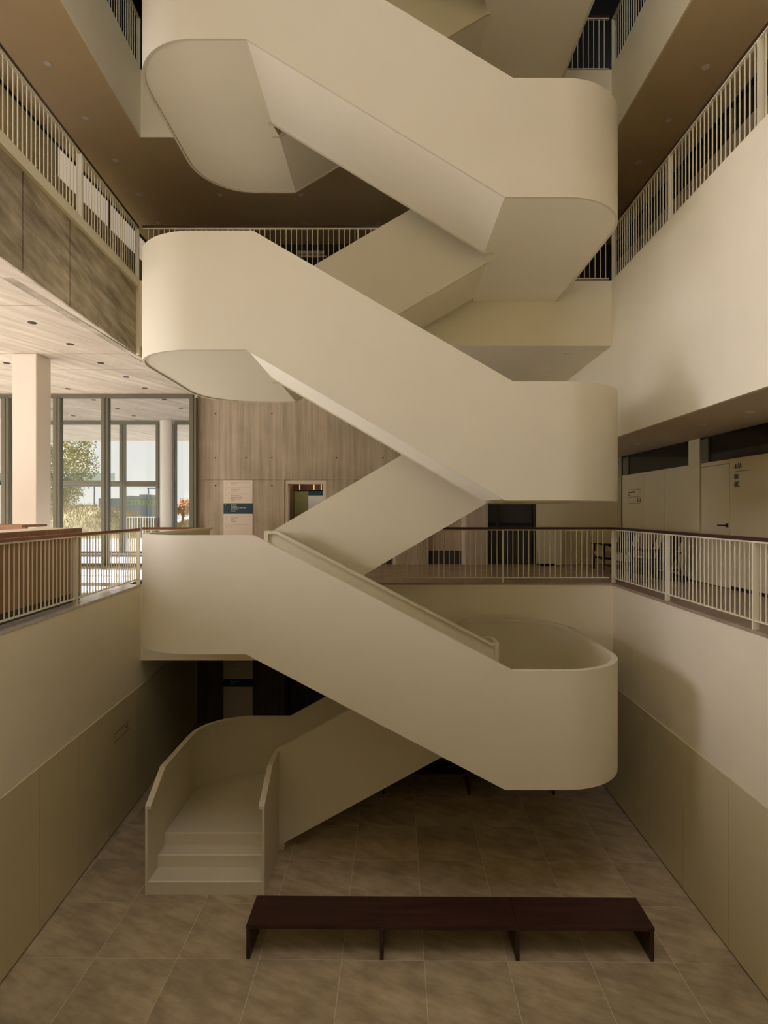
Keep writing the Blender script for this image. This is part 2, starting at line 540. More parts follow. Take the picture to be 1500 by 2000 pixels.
# ---- back: first floor slab with white parapet; ceiling of the ground floor gallery below
struct(box('wall_back', xl(YB) - 0.1, xr(YB), YB, YB + 0.3, ZBC, ZL1, 'wall'), 'cream parapet band at the back of the first floor', 'wall')
struct(box('ceiling', -4.80, xr(YB), YB + 0.3, YC + 0.4, ZBC, ZBC + 0.2, 'wall'), 'high cream ceiling of the ground floor gallery behind the stairs', 'ceiling')
struct(box('floor', -6.6, 6.2, YB + 0.3, 16.2, ZL1 - 0.3, ZL1 - 0.02, 'gtile'), 'first floor gallery floor at the back', 'floor')

# ---- right: tall white parapet over a low gallery
struct(slant(xr, Y0, YC + 0.3, 0.0, 0.06, ZRC - 0.02, ZL1).build('wall_right', 'wall'), 'tall cream parapet wall above the right gallery', 'wall')
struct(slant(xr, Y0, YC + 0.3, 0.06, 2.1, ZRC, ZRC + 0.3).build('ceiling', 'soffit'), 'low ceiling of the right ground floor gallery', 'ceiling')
struct(slant(xr, Y0, YB + 0.3, 0.06, 2.1, ZL1 - 0.25, ZL1 - 0.02).build('floor', 'gtile'), 'first floor gallery floor on the right', 'floor')

# ---- back wall right of the lift core, with the dark double door
XD = 5.95
dbl = struct(box('wall_back', 3.80, XD, YC + 0.10, YC + 0.3, ZG, ZBC, 'door_panel'), 'olive beige wall at the end of the right gallery', 'wall')
struct(box('wall_back', 2.50, 3.80, YC + 0.10, YC + 0.3, ZG + 2.35, ZBC, 'concrete'), 'concrete lintel above the dark double door', 'wall')
dd = struct(box('door_1', 2.50, 3.80, YC + 0.5, YC + 0.56, ZG, ZG + 2.35, 'dark'), 'recessed dark double door with push bars', 'door')
for x0, x1 in ((2.55, 2.83), (2.85, 3.72)):
    lfm = box('door_leaf', x0, x1, YC + 0.44, YC + 0.50, ZG + 0.01, ZG + 2.3, 'dark_door', dd)
    MB().bar((x0 + 0.05, YC + 0.38, ZG + 1.03), (x1 - 0.08, YC + 0.38, ZG + 1.03), 0.05, 0.06).bar((x0 + 0.06, YC + 0.38, ZG + 1.03), (x0 + 0.06, YC + 0.44, ZG + 1.03), .07, .07).bar((x1 - 0.09, YC + 0.38, ZG + 1.03), (x1 - 0.09, YC + 0.44, ZG + 1.03), .07, .07).build('push_bar', 'black', lfm)
box('door_jamb', 2.50, 2.55, YC + 0.3, YC + 0.5, ZG, ZG + 2.35, 'dark', dd)
box('door_jamb', 3.75, 3.80, YC + 0.3, YC + 0.5, ZG, ZG + 2.35, 'dark', dd)

# ---- right gallery wall: panels, glazed strip above, a pier and a flush door
gw = struct(box('wall_gallery', XD + 0.03, XD + 0.3, Y0, YC + 0.3, ZG, ZRC + 0.1, 'dark'), 'olive beige panelled wall of the right gallery', 'wall')
ys = [14.95, 13.69, 12.64, 11.58]
for b, a in zip(ys[:-1], ys[1:]):
    box('panel', XD, XD + 0.03, a + 0.004, b - 0.004, ZG + 0.06, 6.32, 'door_panel', gw)
box('pier', XD - 0.03, XD + 0.03, 11.16, 11.575, ZG + 0.02, ZRC, 'door_panel', gw)
for a, b in ((9.0, 10.215), (7.8, 8.99), (6.6, 7.79), (5.4, 6.59), (4.2, 5.39)):
    box('panel', XD, XD + 0.03, a + 0.004, b - 0.004, ZG + 0.06, 6.32, 'door_panel', gw)
box('panel', XD, XD + 0.03, 10.219, 11.155, 6.245, 6.32, 'door_panel', gw)
box('skirting_gap', XD + 0.005, XD + 0.03, 4.2, YC, ZG, ZG + 0.06, 'black', gw)
box('shadow_gap', XD - 0.012, XD + 0.03, 4.2, YC + 0.05, ZRC - 0.025, ZRC - 0.002, 'black', gw)
d2 = struct(box('door_2', XD + 0.002, XD + 0.04, 10.224, 11.15, ZG + 0.01, 6.238, 'door_panel'), 'flush olive beige door with a black lever handle', 'door')
hd = MB().bar((XD - 0.055, 10.30, 5.155), (XD - 0.055, 10.50, 5.155), 0.02, 0.022).bar((XD - 0.06, 10.30, 5.155), (XD, 10.30, 5.155), .022, .022)
hd.box(XD - 0.008, XD + 0.002, 10.265, 10.335, 5.12, 5.19)
tag(hd.build('lever_handle', 'black', d2), 'black lever handle')
for n, (a, b) in enumerate(((11.60, 14.90), (4.2, 11.13))):
    wdw = struct(box('window_%d' % (n + 1), XD + 0.026, XD + 0.03, a, b, 6.325, ZRC - 0.03, 'glass_dark'), ('dark glazed strip above the gallery panels, behind the chairs', 'dark glazed strip above the flush gallery door')[n], 'window')
    box('window_frame', XD - 0.004, XD + 0.03, b - 0.30 if n == 0 else b - 0.22, b, 6.325, ZRC - 0.03, 'frame', wdw)
    box('window_bar', XD - 0.006, XD + 0.03, a, b, 6.318, 6.332, 'frame_dark', wdw)
struct(box('wall_gallery', XD + 0.31, XD + 0.5, Y0, YC + 0.3, -0.3, 18.6, 'dark'), 'outer wall behind the right galleries', 'wall')

# ---- first floor: right gallery wall, left gallery wall, dark back wall
for side, X, sg in (('right', 5.95, 1), ('left', -6.42, -1)):
    xx = lambda a, b: (min(X + sg * a, X + sg * b), max(X + sg * a, X + sg * b))
    x0, x1 = xx(0.03, 0.25)
    g1 = struct(box('wall_' + side, x0, x1, YL if sg < 0 else Y0, 15.5, ZL1 - 0.02, ZC1, 'door_panel' if sg > 0 else 'wall'), 'panelled wall of the first floor gallery on the ' + side, 'wall')
    yy = 3.0 if sg > 0 else 5.4
    while yy < 15.0:
        x0, x1 = xx(0.0, 0.03)
        top = ZC1 - 0.62 if sg < 0 else ZC1 - 0.55
        box('panel', x0, x1, yy + 0.004, yy + 1.196, ZL1, top, 'wood_l1' if False else ('soffit' if sg > 0 else 'soffit_dark'), g1)
        if sg > 0:
            x0, x1 = xx(0.02, 0.03)
            box('glass_strip', x0, x1, yy + 0.03, yy + 1.17, top + 0.01, ZC1 - 0.04, 'glass_dark', g1)
        elif yy < 10.8:
            x0, x1 = xx(0.02, 0.03)
            box('upper_panel', x0, x1, yy + 0.004, yy + 1.196, top + 0.01, ZC1 - 0.04, 'door_panel', g1)
        yy += 1.2
    if sg < 0:
        x0, x1 = xx(0.012, 0.03)
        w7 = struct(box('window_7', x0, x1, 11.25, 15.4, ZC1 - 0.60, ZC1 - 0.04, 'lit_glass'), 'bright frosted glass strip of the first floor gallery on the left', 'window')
        for ym in (11.2, 13.3, 15.3):
            x0, x1 = xx(0.0, 0.03)
            box('window_frame', x0, x1, ym, ym + 0.07, ZC1 - 0.61, ZC1 - 0.04, 'frame', w7)
    x0, x1 = xx(-0.02, 0.03)
    box('shadow_gap', x0, x1, 5.4, 15.5, ZC1 - 0.035, ZC1 - 0.004, 'black', g1)
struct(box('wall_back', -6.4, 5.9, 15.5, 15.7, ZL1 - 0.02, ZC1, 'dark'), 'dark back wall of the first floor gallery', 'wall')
struct(slant(xl, YL, YB + 0.3, -0.45, -1.7, ZL1 - 0.25, ZL1 - 0.02).build('floor', 'gtile'), 'first floor gallery floor on the left', 'floor')

# ---- second floor slab ring (edges pale, underside brown) and what lies above
mb = slant(xl, YL, YB, -0.02, -0.03, ZC1, ZL2)
mb.box(xl(YB) - 0.05, xr(YB) + 0.03, YB, YB + 0.03, ZC1, ZL2)
slant(xr, Y0, YB, 0.0, 0.03, ZC1, ZL2, mb)
struct(mb.build('trim_6', 'wall'), 'cream slab edges of the second floor around the atrium', 'slab edge')
mb = MB()
mb.quad([(xl(YL) - .05, YL), (xl(YB) - .05, YB + 0.03), (-6.6, YB + 0.03), (-6.6, YL)], ZC1 + 0.001, ZC1 + 0.3)
mb.quad([(xr(Y0) + .03, Y0), (xr(YB) + .03, YB + 0.03), (6.25, YB + 0.03), (6.25, Y0)], ZC1 + 0.001, ZC1 + 0.3)
mb.box(-6.6, 6.25, YB + 0.03, 15.7, ZC1 + 0.001, ZC1 + 0.3)
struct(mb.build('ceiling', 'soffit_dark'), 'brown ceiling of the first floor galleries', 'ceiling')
mb = MB()
mb.quad([(xl(YL) - .06, YL), (xl(YB) - .06, YB), (-6.6, YB), (-6.6, YL)], ZL2 - 0.3, ZL2 - 0.01)
mb.quad([(xr(Y0) + .04, Y0), (xr(YB) + .04, YB), (6.25, YB), (6.25, Y0)], ZL2 - 0.3, ZL2 - 0.01)
mb.box(-6.6, 6.25, YB + 0.04, 15.7, ZL2 - 0.3, ZL2 - 0.01)
struct(mb.build('floor', 'gtile'), 'second floor gallery floor', 'floor')
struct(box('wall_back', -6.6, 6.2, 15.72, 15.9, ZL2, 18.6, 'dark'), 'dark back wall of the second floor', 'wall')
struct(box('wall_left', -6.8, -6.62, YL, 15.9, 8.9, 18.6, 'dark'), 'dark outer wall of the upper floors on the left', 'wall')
mb = MB()
mb.box(-6.6, xl(YB) - .1, YL, 15.7, 16.6, 16.9).box(xr(YB) + .1, 6.2, Y0, 15.7, 16.6, 16.9).box(xl(YB) - .1, xr(YB) + .1, YB + 0.1, 15.7, 16.6, 16.9)
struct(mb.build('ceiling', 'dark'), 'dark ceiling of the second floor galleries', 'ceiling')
struct(box('ceiling', -10.4, 6.5, Y0 - 0.3, 16.0, 19.0, 19.3, 'wall'), 'roof over the atrium', 'ceiling')
struct(box('wall_front', -15.4, 6.5, Y0 - 0.3, Y0, -0.3, 19.0, 'wall'), 'wall behind the viewpoint', 'wall')
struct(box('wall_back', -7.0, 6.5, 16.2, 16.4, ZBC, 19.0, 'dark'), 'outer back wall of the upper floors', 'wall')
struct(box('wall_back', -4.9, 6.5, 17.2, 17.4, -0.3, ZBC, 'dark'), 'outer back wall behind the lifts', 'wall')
struct(box('wall_left', -10.4, -10.1, Y0, YL, 6.5, 19.0, 'wall'), 'outer wall of the added full height bay left of the viewpoint', 'wall')
struct(box('wall_left', -10.1, -6.81, YL - 0.2, YL, ZLC, 19.0, 'wall'), 'return wall above the lobby beside the added full height bay', 'wall')
w6 = struct(box('window_6', -15.3, -15.2, YL - 0.2, YC + 0.3, ZLC - 0.1, ZLC + 0.45, 'frame'), 'glazed side front of the lobby on the far left', 'window')
box('sill', -15.3, -15.2, YL - 0.2, YC + 0.3, ZG - 0.4, ZG + 0.05, 'frame', w6)
for k in range(8):
    ym = YL + 0.0 + k * 1.38
    box('mullion', -15.32, -15.18, ym - 0.07, ym + 0.07, ZG + 0.05, ZLC - 0.1, 'frame', w6)
    if k < 7:
        box('pane', -15.255, -15.245, ym + 0.07, ym + 1.31, ZG + 0.05, ZLC - 0.1, 'glass', w6)
w8 = struct(box('window_8', -10.30, -10.20, Y0, YL, 6.40, 6.498, 'frame'), 'added low glazing of the unseen bay, letting sun onto its floor', 'window')  # unseen glazing added so sun strikes the bay floor and bounces up
box('sill', -10.30, -10.20, Y0, YL, ZG - 0.4, ZG + 0.04, 'frame', w8)
for k in range(6):
    ym = Y0 + 0.1 + k * 2.2
    box('mullion', -10.32, -10.18, ym - 0.06, ym + 0.06, ZG + 0.04, 6.40, 'frame', w8)
    if k < 5:
        box('pane', -10.255, -10.245, ym + 0.06, ym + 2.14, ZG + 0.04, 6.40, 'glass', w8)
struct(box('wall_lobby', -15.4, -10.4, YL - 0.2, YL, ZG - 0.4, ZLC + 0.5, 'wall'), 'front end wall of the lobby', 'wall')

# ================================================================== STAIRCASE
ST = thing('staircase', (0, 9.1, 0), 'cream switchback staircase with solid rounded balustrades zigzagging up the atrium', 'staircase')
XL, XR_, YF, YK, RC, TH = -3.45, 3.17, 7.35, 10.92, 0.95, 0.034
YI, YJ = 8.99, 9.28                       # inner faces of front and back flight
LV = [1.58, 3.39, 5.10, 7.04, 8.94, 10.865, 12.86, 14.82, 16.80]     # balustrade tops: even = left landing, odd = right
BH, FH = 1.50, 1.04                        # band height, balustrade height over the landing
OPEN = {2, 5, 7}                           # landings that join a floor at the back

def arc(cx, cy, r, a0, a1, n=18):
    return [(cx + r * math.cos(R(a0 + (a1 - a0) * i / n)), cy + r * math.sin(R(a0 + (a1 - a0) * i / n))) for i in range(n + 1)]

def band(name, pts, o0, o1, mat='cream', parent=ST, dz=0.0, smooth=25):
    """pts: (x, y, ztop, zbot) along the outer line; solid between offsets o0 and o1 to the LEFT of the path"""
    n = len(pts)
    nor = []
    for i in range(n):
        t = Vector((0, 0))
        if i > 0:
            t += Vector((pts[i][0] - pts[i - 1][0], pts[i][1] - pts[i - 1][1])).normalized()
        if i < n - 1:
            t += Vector((pts[i + 1][0] - pts[i][0], pts[i + 1][1] - pts[i][1])).normalized()
        t.normalize()
        nor.append(Vector((-t.y, t.x)))
    v, f = [], []
    for p, q in zip(pts, nor):
        for o, z in ((o0, p[2]), (o0, p[3]), (o1, p[3]), (o1, p[2])):
            v.append((p[0] + q.x * o, p[1] + q.y * o, z + dz))
    for i in range(n - 1):
        a, b = 4 * i, 4 * i + 4
        for k in range(4):
            f.append((a + k, b + k, b + (k + 1) % 4, a + (k + 1) % 4))
    f += [(0, 1, 2, 3), (4 * n - 4, 4 * n - 3, 4 * n - 2, 4 * n - 1)]
    return mesh_obj(name, v, f, mat, parent, smooth)

def lerp_pts(x, xa, za, xb, zb):
    if xa > xb:
        xa, za, xb, zb = xb, zb, xa, za
    if x <= xa: return za
    if x >= xb: return zb
    return za + (zb - za) * (x - xa) / (xb - xa)

def front_z(x, zr, zl):          # front flight rises to the left
    return lerp_pts(x, -1.73, zl, 1.55, zr), lerp_pts(x, -1.82, zl - BH, 1.45, zr - BH)
def back_z(x, zl, zr):           # back flight rises to the right
    return lerp_pts(x, -1.86, zl, 1.45, zr), lerp_pts(x, -1.77, zl - BH, 1.55, zr - BH)

YM = (YF + YK) / 2
def coping(pts):
    q = [(p[0], p[1], p[2], p[2] - 0.045) for p in pts]
    return q

def outer_front(ir, il):
    zr, zl = LV[ir], LV[il]
    # going from the left landing round to the right one, inside on the left of the path
    yl = YB - 0.005 if il in OPEN else YM
    yr = YB - 0.005 if ir in OPEN else YM
    pts = [(XL, yl, zl, zl - BH)]
    pts += [(x, y_, zl, zl - BH) for x, y_ in arc(XL + RC, YF + RC, RC, 180, 270)]
    for x in (-1.82, -1.73, 1.45, 1.55):
        pts.append((x, YF, *front_z(x, zr, zl)))
    pts += [(x, y_, zr, zr - BH) for x, y_ in arc(XR_ - RC, YF + RC, RC, 270, 360)]
    pts.append((XR_, yr, zr, zr - BH))
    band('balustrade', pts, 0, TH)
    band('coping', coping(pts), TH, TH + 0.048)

def outer_back(il, ir):
    zl, zr = LV[il], LV[ir]
    pts = []
    if ir not in OPEN:
        pts.append((XR_, YM, zr, zr - BH))
        pts += [(x, y_, zr, zr - BH) for x, y_ in arc(XR_ - RC, YK - RC, RC, 0, 90)]
    for x in (1.55, 1.45, -1.77, -1.86):
        pts.append((x, YK, *back_z(x, zl, zr)))
    if il == 0:
        pts = [(a, b, c, 0.0 if a < -1.7 else d) for a, b, c, d in pts]
    if il not in OPEN:
        zb = 0.0 if il == 0 else zl - BH
        pts += [(x, y_, zl, zb) for x, y_ in arc(XL + RC, YK - RC, RC, 90, 180)]
        if il == 0:
            pts += [(XL, 8.74, zl, zb), (XL, 8.21, 1.25, zb)]
        else:
            pts.append((XL, YM, zl, zb))
    band('balustrade', pts, 0, TH)
    band('coping', coping(pts), TH, TH + 0.048)

def inner_front(ir, il):
    zr, zl = LV[ir], LV[il]
    pts = [(x, YI, *front_z(x, zr, zl)) for x in (1.60, 1.55, 1.45, -1.73, -1.82, -1.87)]
    band('balustrade', pts, 0, TH)
    band('coping', coping(pts), TH, TH + 0.048)

def inner_back(il, ir):
    zl, zr = LV[il], LV[ir]
    pts = [(x, YJ, *back_z(x, zl, zr)) for x in (-1.87 if il else -1.835, -1.86 if il else -1.83, -1.77, 1.45, 1.55, 1.60)]
    band('balustrade', pts, 0, TH)
    band('coping', coping(pts), TH, TH + 0.048)

def well_end(i, x):
    z = LV[i]
    x0, x1 = (x, x + 0.06) if x > 0 else (x - 0.06, x)
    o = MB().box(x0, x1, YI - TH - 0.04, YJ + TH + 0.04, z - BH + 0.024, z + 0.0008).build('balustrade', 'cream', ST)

def flight(front, zlow, zhigh, n=11):
    """stepped solid with sloping soffit; front flights rise to the left, back flights to the right"""
    lo, hi = zlow - FH, zhigh - FH
    if front:
        y0, y1 = YF + TH - 0.002, YI - TH + 0.002
        xa, xb = 1.45, -1.82
    else:
        y0, y1 = YJ + TH - 0.002, YK - TH + 0.002
        xa, xb = -1.77, 1.55
    prof = [(xa, zlow - BH + 0.02), (xa, lo)]
    for k in range(n):
        x = xa + (xb - xa) * (k + 0.5) / n
        prof += [(x, lo + (hi - lo) * k / n), (x, lo + (hi - lo) * (k + 1) / n)]
    prof += [(xb, hi), (xb, zhigh - BH + 0.02)]
    m = len(prof)
    v = [(p[0], y0, p[1]) for p in prof] + [(p[0], y1, p[1]) for p in prof]
    f = [tuple(range(m)), tuple(range(2 * m - 1, m - 1, -1))]
    f += [(i, (i + 1) % m, m + (i + 1) % m, m + i) for i in range(m)]
    return mesh_obj('flight', v, f, 'stair_lightened', ST)

def landing(i):
    z0, z1 = LV[i] - BH + 0.02, LV[i] - FH
    e = TH - 0.002
    r = RC - e
    right = i % 2 == 1
    if right:
        x1 = XR_ - e
        pts = [(1.45, YF + e)] + arc(x1 - r, YF + e + r, r, 270, 360)
        pts += [(x1, YB - 0.004), (1.55, YB - 0.004)] if i in OPEN else arc(x1 - r, YK - e - r, r, 0, 90) + [(1.55, YK - e)]
        pts += [(1.55, YJ), (1.45, YI)]
    else:
        x1 = XL + e
        pts = [(-1.82, YF + e), (-1.82, YI), (-1.77, YJ)]
        pts += [(-1.77, YB - 0.004), (x1, YB - 0.004)] if i in OPEN else [(-1.77, YK - e)] + arc(x1 + r, YK - e - r, r, 90, 180)
        pts += arc(x1 + r, YF + e + r, r, 180, 270)
    return MB().quad(pts, z0, z1).build('landing', 'stair_lightened', ST, smooth=25)

# basement: three steps, low landing, flight up at the back
x0s, x1s = XL + TH, -1.77 - TH
for k, (ya, yb) in enumerate(((8.22, 8.565), (8.565, 8.83))):
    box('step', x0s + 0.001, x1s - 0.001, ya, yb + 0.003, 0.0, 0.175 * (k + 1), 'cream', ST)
    box('nosing', x0s + 0.002, x1s - 0.002, ya - 0.004, ya + 0.03, 0.175 * (k + 1) - 0.004, 0.175 * (k + 1) + 0.0015, 'wall', ST)
e = TH - 0.002
pts = [(x0s - 0.002, 8.83), (x1s + 0.002, 8.83), (x1s + 0.002, YJ + TH), (-1.70, YJ + TH), (-1.70, YK - e)] + arc(XL + e + RC - e, YK - RC, RC - e, 90, 180)
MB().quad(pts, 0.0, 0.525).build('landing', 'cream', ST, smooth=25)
box('nosing', x0s + 0.002, x1s - 0.002, 8.826, 8.86, 0.521, 0.5265, 'wall', ST)
LV0 = LV[0]
flight(False, 0.525 + FH, LV[1])
pts = [(-1.77 - 0.0, 8.21, 1.25, 0.0), (-1.77, 8.80, 1.58, 0.0), (-1.77, YJ + 0.004, 1.58, 0.0)]
band('balustrade', pts, 0, TH)
band('coping', coping(pts), TH, TH + 0.048)
outer_back(0, 1); inner_back(0, 1)
for i in range(1, 8):
    landing(i)
    if i % 2 == 1:
        outer_front(i, i + 1); inner_front(i, i + 1); flight(True, LV[i], LV[i + 1])
        well_end(i, 1.60)
    else:
        outer_back(i, i + 1); inner_back(i, i + 1); flight(False, LV[i], LV[i + 1])
        well_end(i, -1.87)

# ================================================================== RAILINGS
def bar_mesh(h):
    key = 'baluster_%.3f' % h
    if key in bpy.data.meshes: return bpy.data.meshes[key]
    o = MB().box(-0.0065, 0.0065, -0.006, 0.006, 0, h).build(key, 'rail')
    me = o.data
    me.name = key
    bpy.data.objects.remove(o)
    return me
def post_mesh(h):
    key = 'post_%.3f' % h
    if key in bpy.data.meshes: return bpy.data.meshes[key]
    o = MB().box(-0.0125, 0.0125, -0.036, 0.036, 0, h).build(key, 'rail')
    me = o.data
    me.name = key
    bpy.data.objects.remove(o)
    return me

def railing(label, a, b, z, posts, wood='handrail', h=1.06, gap=0.10, step=0.101, ends=(0, 0)):
    a, b = Vector((*a, 0)), Vector((*b, 0))
    L_ = (b - a).length
    d = (b - a) / L_
    rz = math.atan2(d.y, d.x)
    r = thing('railing', (a.x, a.y, z), label, 'railing')
    def pt(s, dz): return (a.x + d.x * s, a.y + d.y * s, z + dz)
    MB().bar(pt(-ends[0], h - 0.02), pt(L_ + ends[1], h - 0.02), 0.055, 0.042).build('handrail', wood, r)
    MB().bar(pt(0, h - 0.052), pt(L_, h - 0.052), 0.045, 0.02).build('top_rail', 'rail', r)
    MB().bar(pt(0, gap), pt(L_, gap), 0.04, 0.016).build('bottom_rail', 'rail', r)
    pm, bmh = post_mesh(h - 0.055), bar_mesh(h - 0.062 - gap)
    for s in posts:
        o = bpy.data.objects.new('post', pm)
        COL.objects.link(o)
        o.parent = r
        o.location = (d.x * s, d.y * s, 0)
        o.rotation_euler = (0, 0, rz)
    n = int(L_ / step)
    for i in range(1, n + 1):
        s = i * step
        if s > L_ - 0.05 or any(abs(s - q) < 0.05 for q in posts): continue
        o = bpy.data.objects.new('baluster', bmh)
        COL.objects.link(o)
        o.parent = r
        o.location = (d.x * s, d.y * s, gap)
        o.rotation_euler = (0, 0, rz)
    return r

def along(fx, off, ya, yb):
    return (fx(ya) + off, ya), (fx(yb) + off, yb)
# ground floor
a, b = along(xr, 0.06, 2.3, YB + 0.06)
railing('cream bar railing with dark wood handrail along the right ground floor gallery', a, b, ZG, [b[1] - a[1] - 0.0 - k for k in (8.76, 6.56, 4.38, 2.2, 0.0)])
railing('cream bar railing with dark handrail across the back of the ground floor', (-1.70, YB + 0.06), (xr(YB) - 0.03, YB + 0.06), ZG, [0.04, 1.92, 3.85], ends=(0, 0.06))
a, b = along(xl, -0.07, 2.3, YB + 0.06)
railing('cream bar railing with reddish wood handrail in front of the reception counter', a, b, ZG - 0.02, [8.77, 6.30, 4.1, 1.9], wood='handrail_red')
railing('short cream bar railing with reddish handrail joining the stair landing', (xl(YB) + 0.0, YB + 0.06), (XL - 0.07, YB + 0.06), ZG, [1.16], wood='handrail_red', ends=(0.0, 0))
# first floor
a, b = along(xr, 0.06, 2.3, YB + 0.06)
railing('cream bar railing of the first floor above the tall right wall', a, b, ZL1, [b[1] - a[1] - k for k in (8.76, 6.56, 4.48, 2.3, 0.0)], gap=0.03)
railing('short cream bar railing of the first floor right of the landing', (XR_ + 0.03, YB + 0.06), (xr(YB) - 0.03, YB + 0.06), ZL1, [0.03], gap=0.06)
railing('cream bar railing of the first floor across the back behind the stairs', (xl(YB) + 0.0, YB + 0.06), (1.50, YB + 0.06), ZL1, [2.05, 4.1, 6.1], gap=0.06)
a, b = along(xl, -0.10, YL + 0.05, YB + 0.06)
railing('cream bar railing of the first floor on the concrete edge beam', a, b, ZL1, [5.86, 3.53, 1.3], gap=0.06)
# second floor
a, b = along(xr, 0.06, 2.3, YB + 0.06)
railing('cream bar railing of the second floor on the right, at the top edge', a, b, ZL2, [b[1] - a[1] - k for k in (6.56, 4.48, 2.3, 0.0)], gap=0.05)
railing('short cream bar railing of the second floor back right, at the top edge', (XR_ - 0.2, YB + 0.06), (xr(YB) - 0.03, YB + 0.06), ZL2, [0.03], gap=0.05)
a, b = along(xl, -0.08, YL + 0.05, YB + 0.06)
railing('cream bar railing of the second floor on the left, at the top edge', a, b, ZL2, [5.86, 3.53, 1.3], gap=0.05)

# ================================================================== ENTRANCE: glazed screens and what lies outside
YA, YV = 14.75, 19.1
def pane_row(name_n, label, ywall, xs, mull, top, bottom, mat_glass, transom=None, right_end=True):
    """glazed screen: a glass pane per bay, mullions, head and sill as children"""
    w0 = struct(box('window_%d' % name_n, xs[0], xs[-1], ywall - 0.06, ywall + 0.06, top - 0.11, top, 'frame'), label, 'window')
    box('sill', xs[0], xs[-1], ywall - 0.05, ywall + 0.05, bottom, bottom + 0.07, 'frame', w0)
    for x in xs:
        box('mullion', x - mull / 2, x + mull / 2, ywall - 0.08, ywall + 0.08, bottom, top - 0.11, 'frame', w0)
        box('gasket', x + 0.01, x + 0.03, ywall - 0.086, ywall - 0.079, bottom, top - 0.11, 'frame_dark', w0)
    for x0, x1 in zip(xs[:-1], xs[1:]):
        box('pane', x0 + mull / 2, x1 - mull / 2, ywall - 0.006, ywall + 0.006, bottom + 0.07, top - 0.11, mat_glass, w0)
    if transom:
        for z, x0, x1, hgt in transom:
            box('transom', x0, x1, ywall - 0.05, ywall + 0.05, z, z + hgt, 'frame', w0)
    return w0
pane_row(3, 'inner glazed entrance screen of the lobby, left of the concrete wall', YA, [-14.9, -13.2, -11.4, -9.7, -8.40, -7.19, -4.97], 0.17, ZLC, ZG - 0.02, 'glass')
pane_row(4, 'outer glazed entrance screen seen through the inner one', YV, [-20.0, -16.2, -12.25, -8.75, -7.57], 0.16, ZLC - 0.02, ZG - 0.02, 'glass',
         transom=[(6.22, -12.2, -7.6, 0.17)])
pane_row(5, 'outer glazed bay right of the round white column', YV, [-7.05, -6.3, -5.0], 0.10, ZLC - 0.02, ZG - 0.02, 'glass')
# glass vestibule header between the screens
vh = struct(box('trim_7', -12.9, -8.05, 17.0, 17.05, 6.30, 6.52, 'glass_green'), 'greenish glass header of the entrance vestibule', 'header')
box('header_bar', -12.9, -8.3, 16.98, 17.07, 6.20, 6.30, 'frame', vh)
cr = thing('door_closer', (-12.2, 16.9, 6.1), 'dark door closer arm on the vestibule header, left of the white column', 'door closer')
MB().box(-11.6, -10.9, 16.88, 16.975, 6.17, 6.26).build('closer_body', 'frame_dark', cr)
MB().bar((-11.2, 16.85, 6.2), (-10.2, 16.85, 6.18), 0.03, 0.03).build('closer_arm', 'frame_dark', cr)

# columns
c0 = tag(MB().quad([(-7.10, 10.95), (-6.64, 10.95), (-6.64, 11.42), (-7.10, 11.42)], ZG - 0.02, ZLC).build('column', 'column', bevel=0.012), 'square pale column standing in the lobby behind the counter', 'column')
c1 = tag(MB().cyl((-7.31, YV), 0.215, ZG - 0.02, ZLC, 32).build('column', 'column', smooth=40), 'round white column between the outer glazed bays', 'column')
c2 = tag(MB().cyl((-12.65, YV - 0.2), 0.34, ZG - 0.02, ZLC, 32).build('column', 'column', smooth=40), 'round white column at the left frame edge in the vestibule', 'column')

# reception counter
rc = thing('reception_counter', (-4.8, 6.0, ZG), 'long reddish oak reception counter behind the left railing', 'counter')
def xc(y): return xl(y) - 0.24
def cslant(y0, y1, o, th, z0, z1): return slant(xc, y0, y1, o, th, z0, z1)
yy = 2.9
ye = 9.12
n = 11
for k in range(n):
    a, b = yy + (ye - yy) * k / n, yy + (ye - yy) * (k + 1) / n
    cslant(a + 0.002, b - 0.002, 0, -0.03, ZG + 0.12, ZG + 1.01).build('panel', 'wood', rc)
cslant(yy, ye - 0.01, -0.04, -0.52, ZG - 0.02, ZG + 1.0).build('body', 'wood', rc)
cslant(yy, ye, -0.02, -0.02, ZG - 0.02, ZG + 0.12).build('plinth', 'dark', rc)
cslant(yy - 0.02, ye + 0.012, 0.008, -0.60, ZG + 1.01, ZG + 1.10).build('counter_top', 'wood', rc)
cslant(yy, ye, -0.012, -0.56, ZG + 1.10, ZG + 1.106).build('top_sheet', 'sign', rc)
wr2 = thing('reception_desk', (-7.6, 9.0, ZG), 'lower reddish wooden desk behind the reception counter', 'desk')
MB().box(-8.6, -6.0, 9.6, 9.66, ZG - 0.02, ZG + 1.10).build('front_panel', 'wood', wr2)
MB().box(-8.6, -6.0, 9.5, 10.2, ZG + 1.10, ZG + 1.14).build('desk_top', 'wood', wr2)

# wood clad strip outside
wc = thing('wood_cladding', (-6.55, YV + 0.6, ZG), 'narrow stack of red-brown wood panels outside by the end of the glazing', 'cladding')
for k in range(6):
    box('panel', -6.72, -6.40, YV + 0.55, YV + 0.62, ZG - 0.04 + k * 0.43, ZG - 0.04 + k * 0.43 + 0.42, 'wood' if k % 2 else 'cushion_brown', wc)

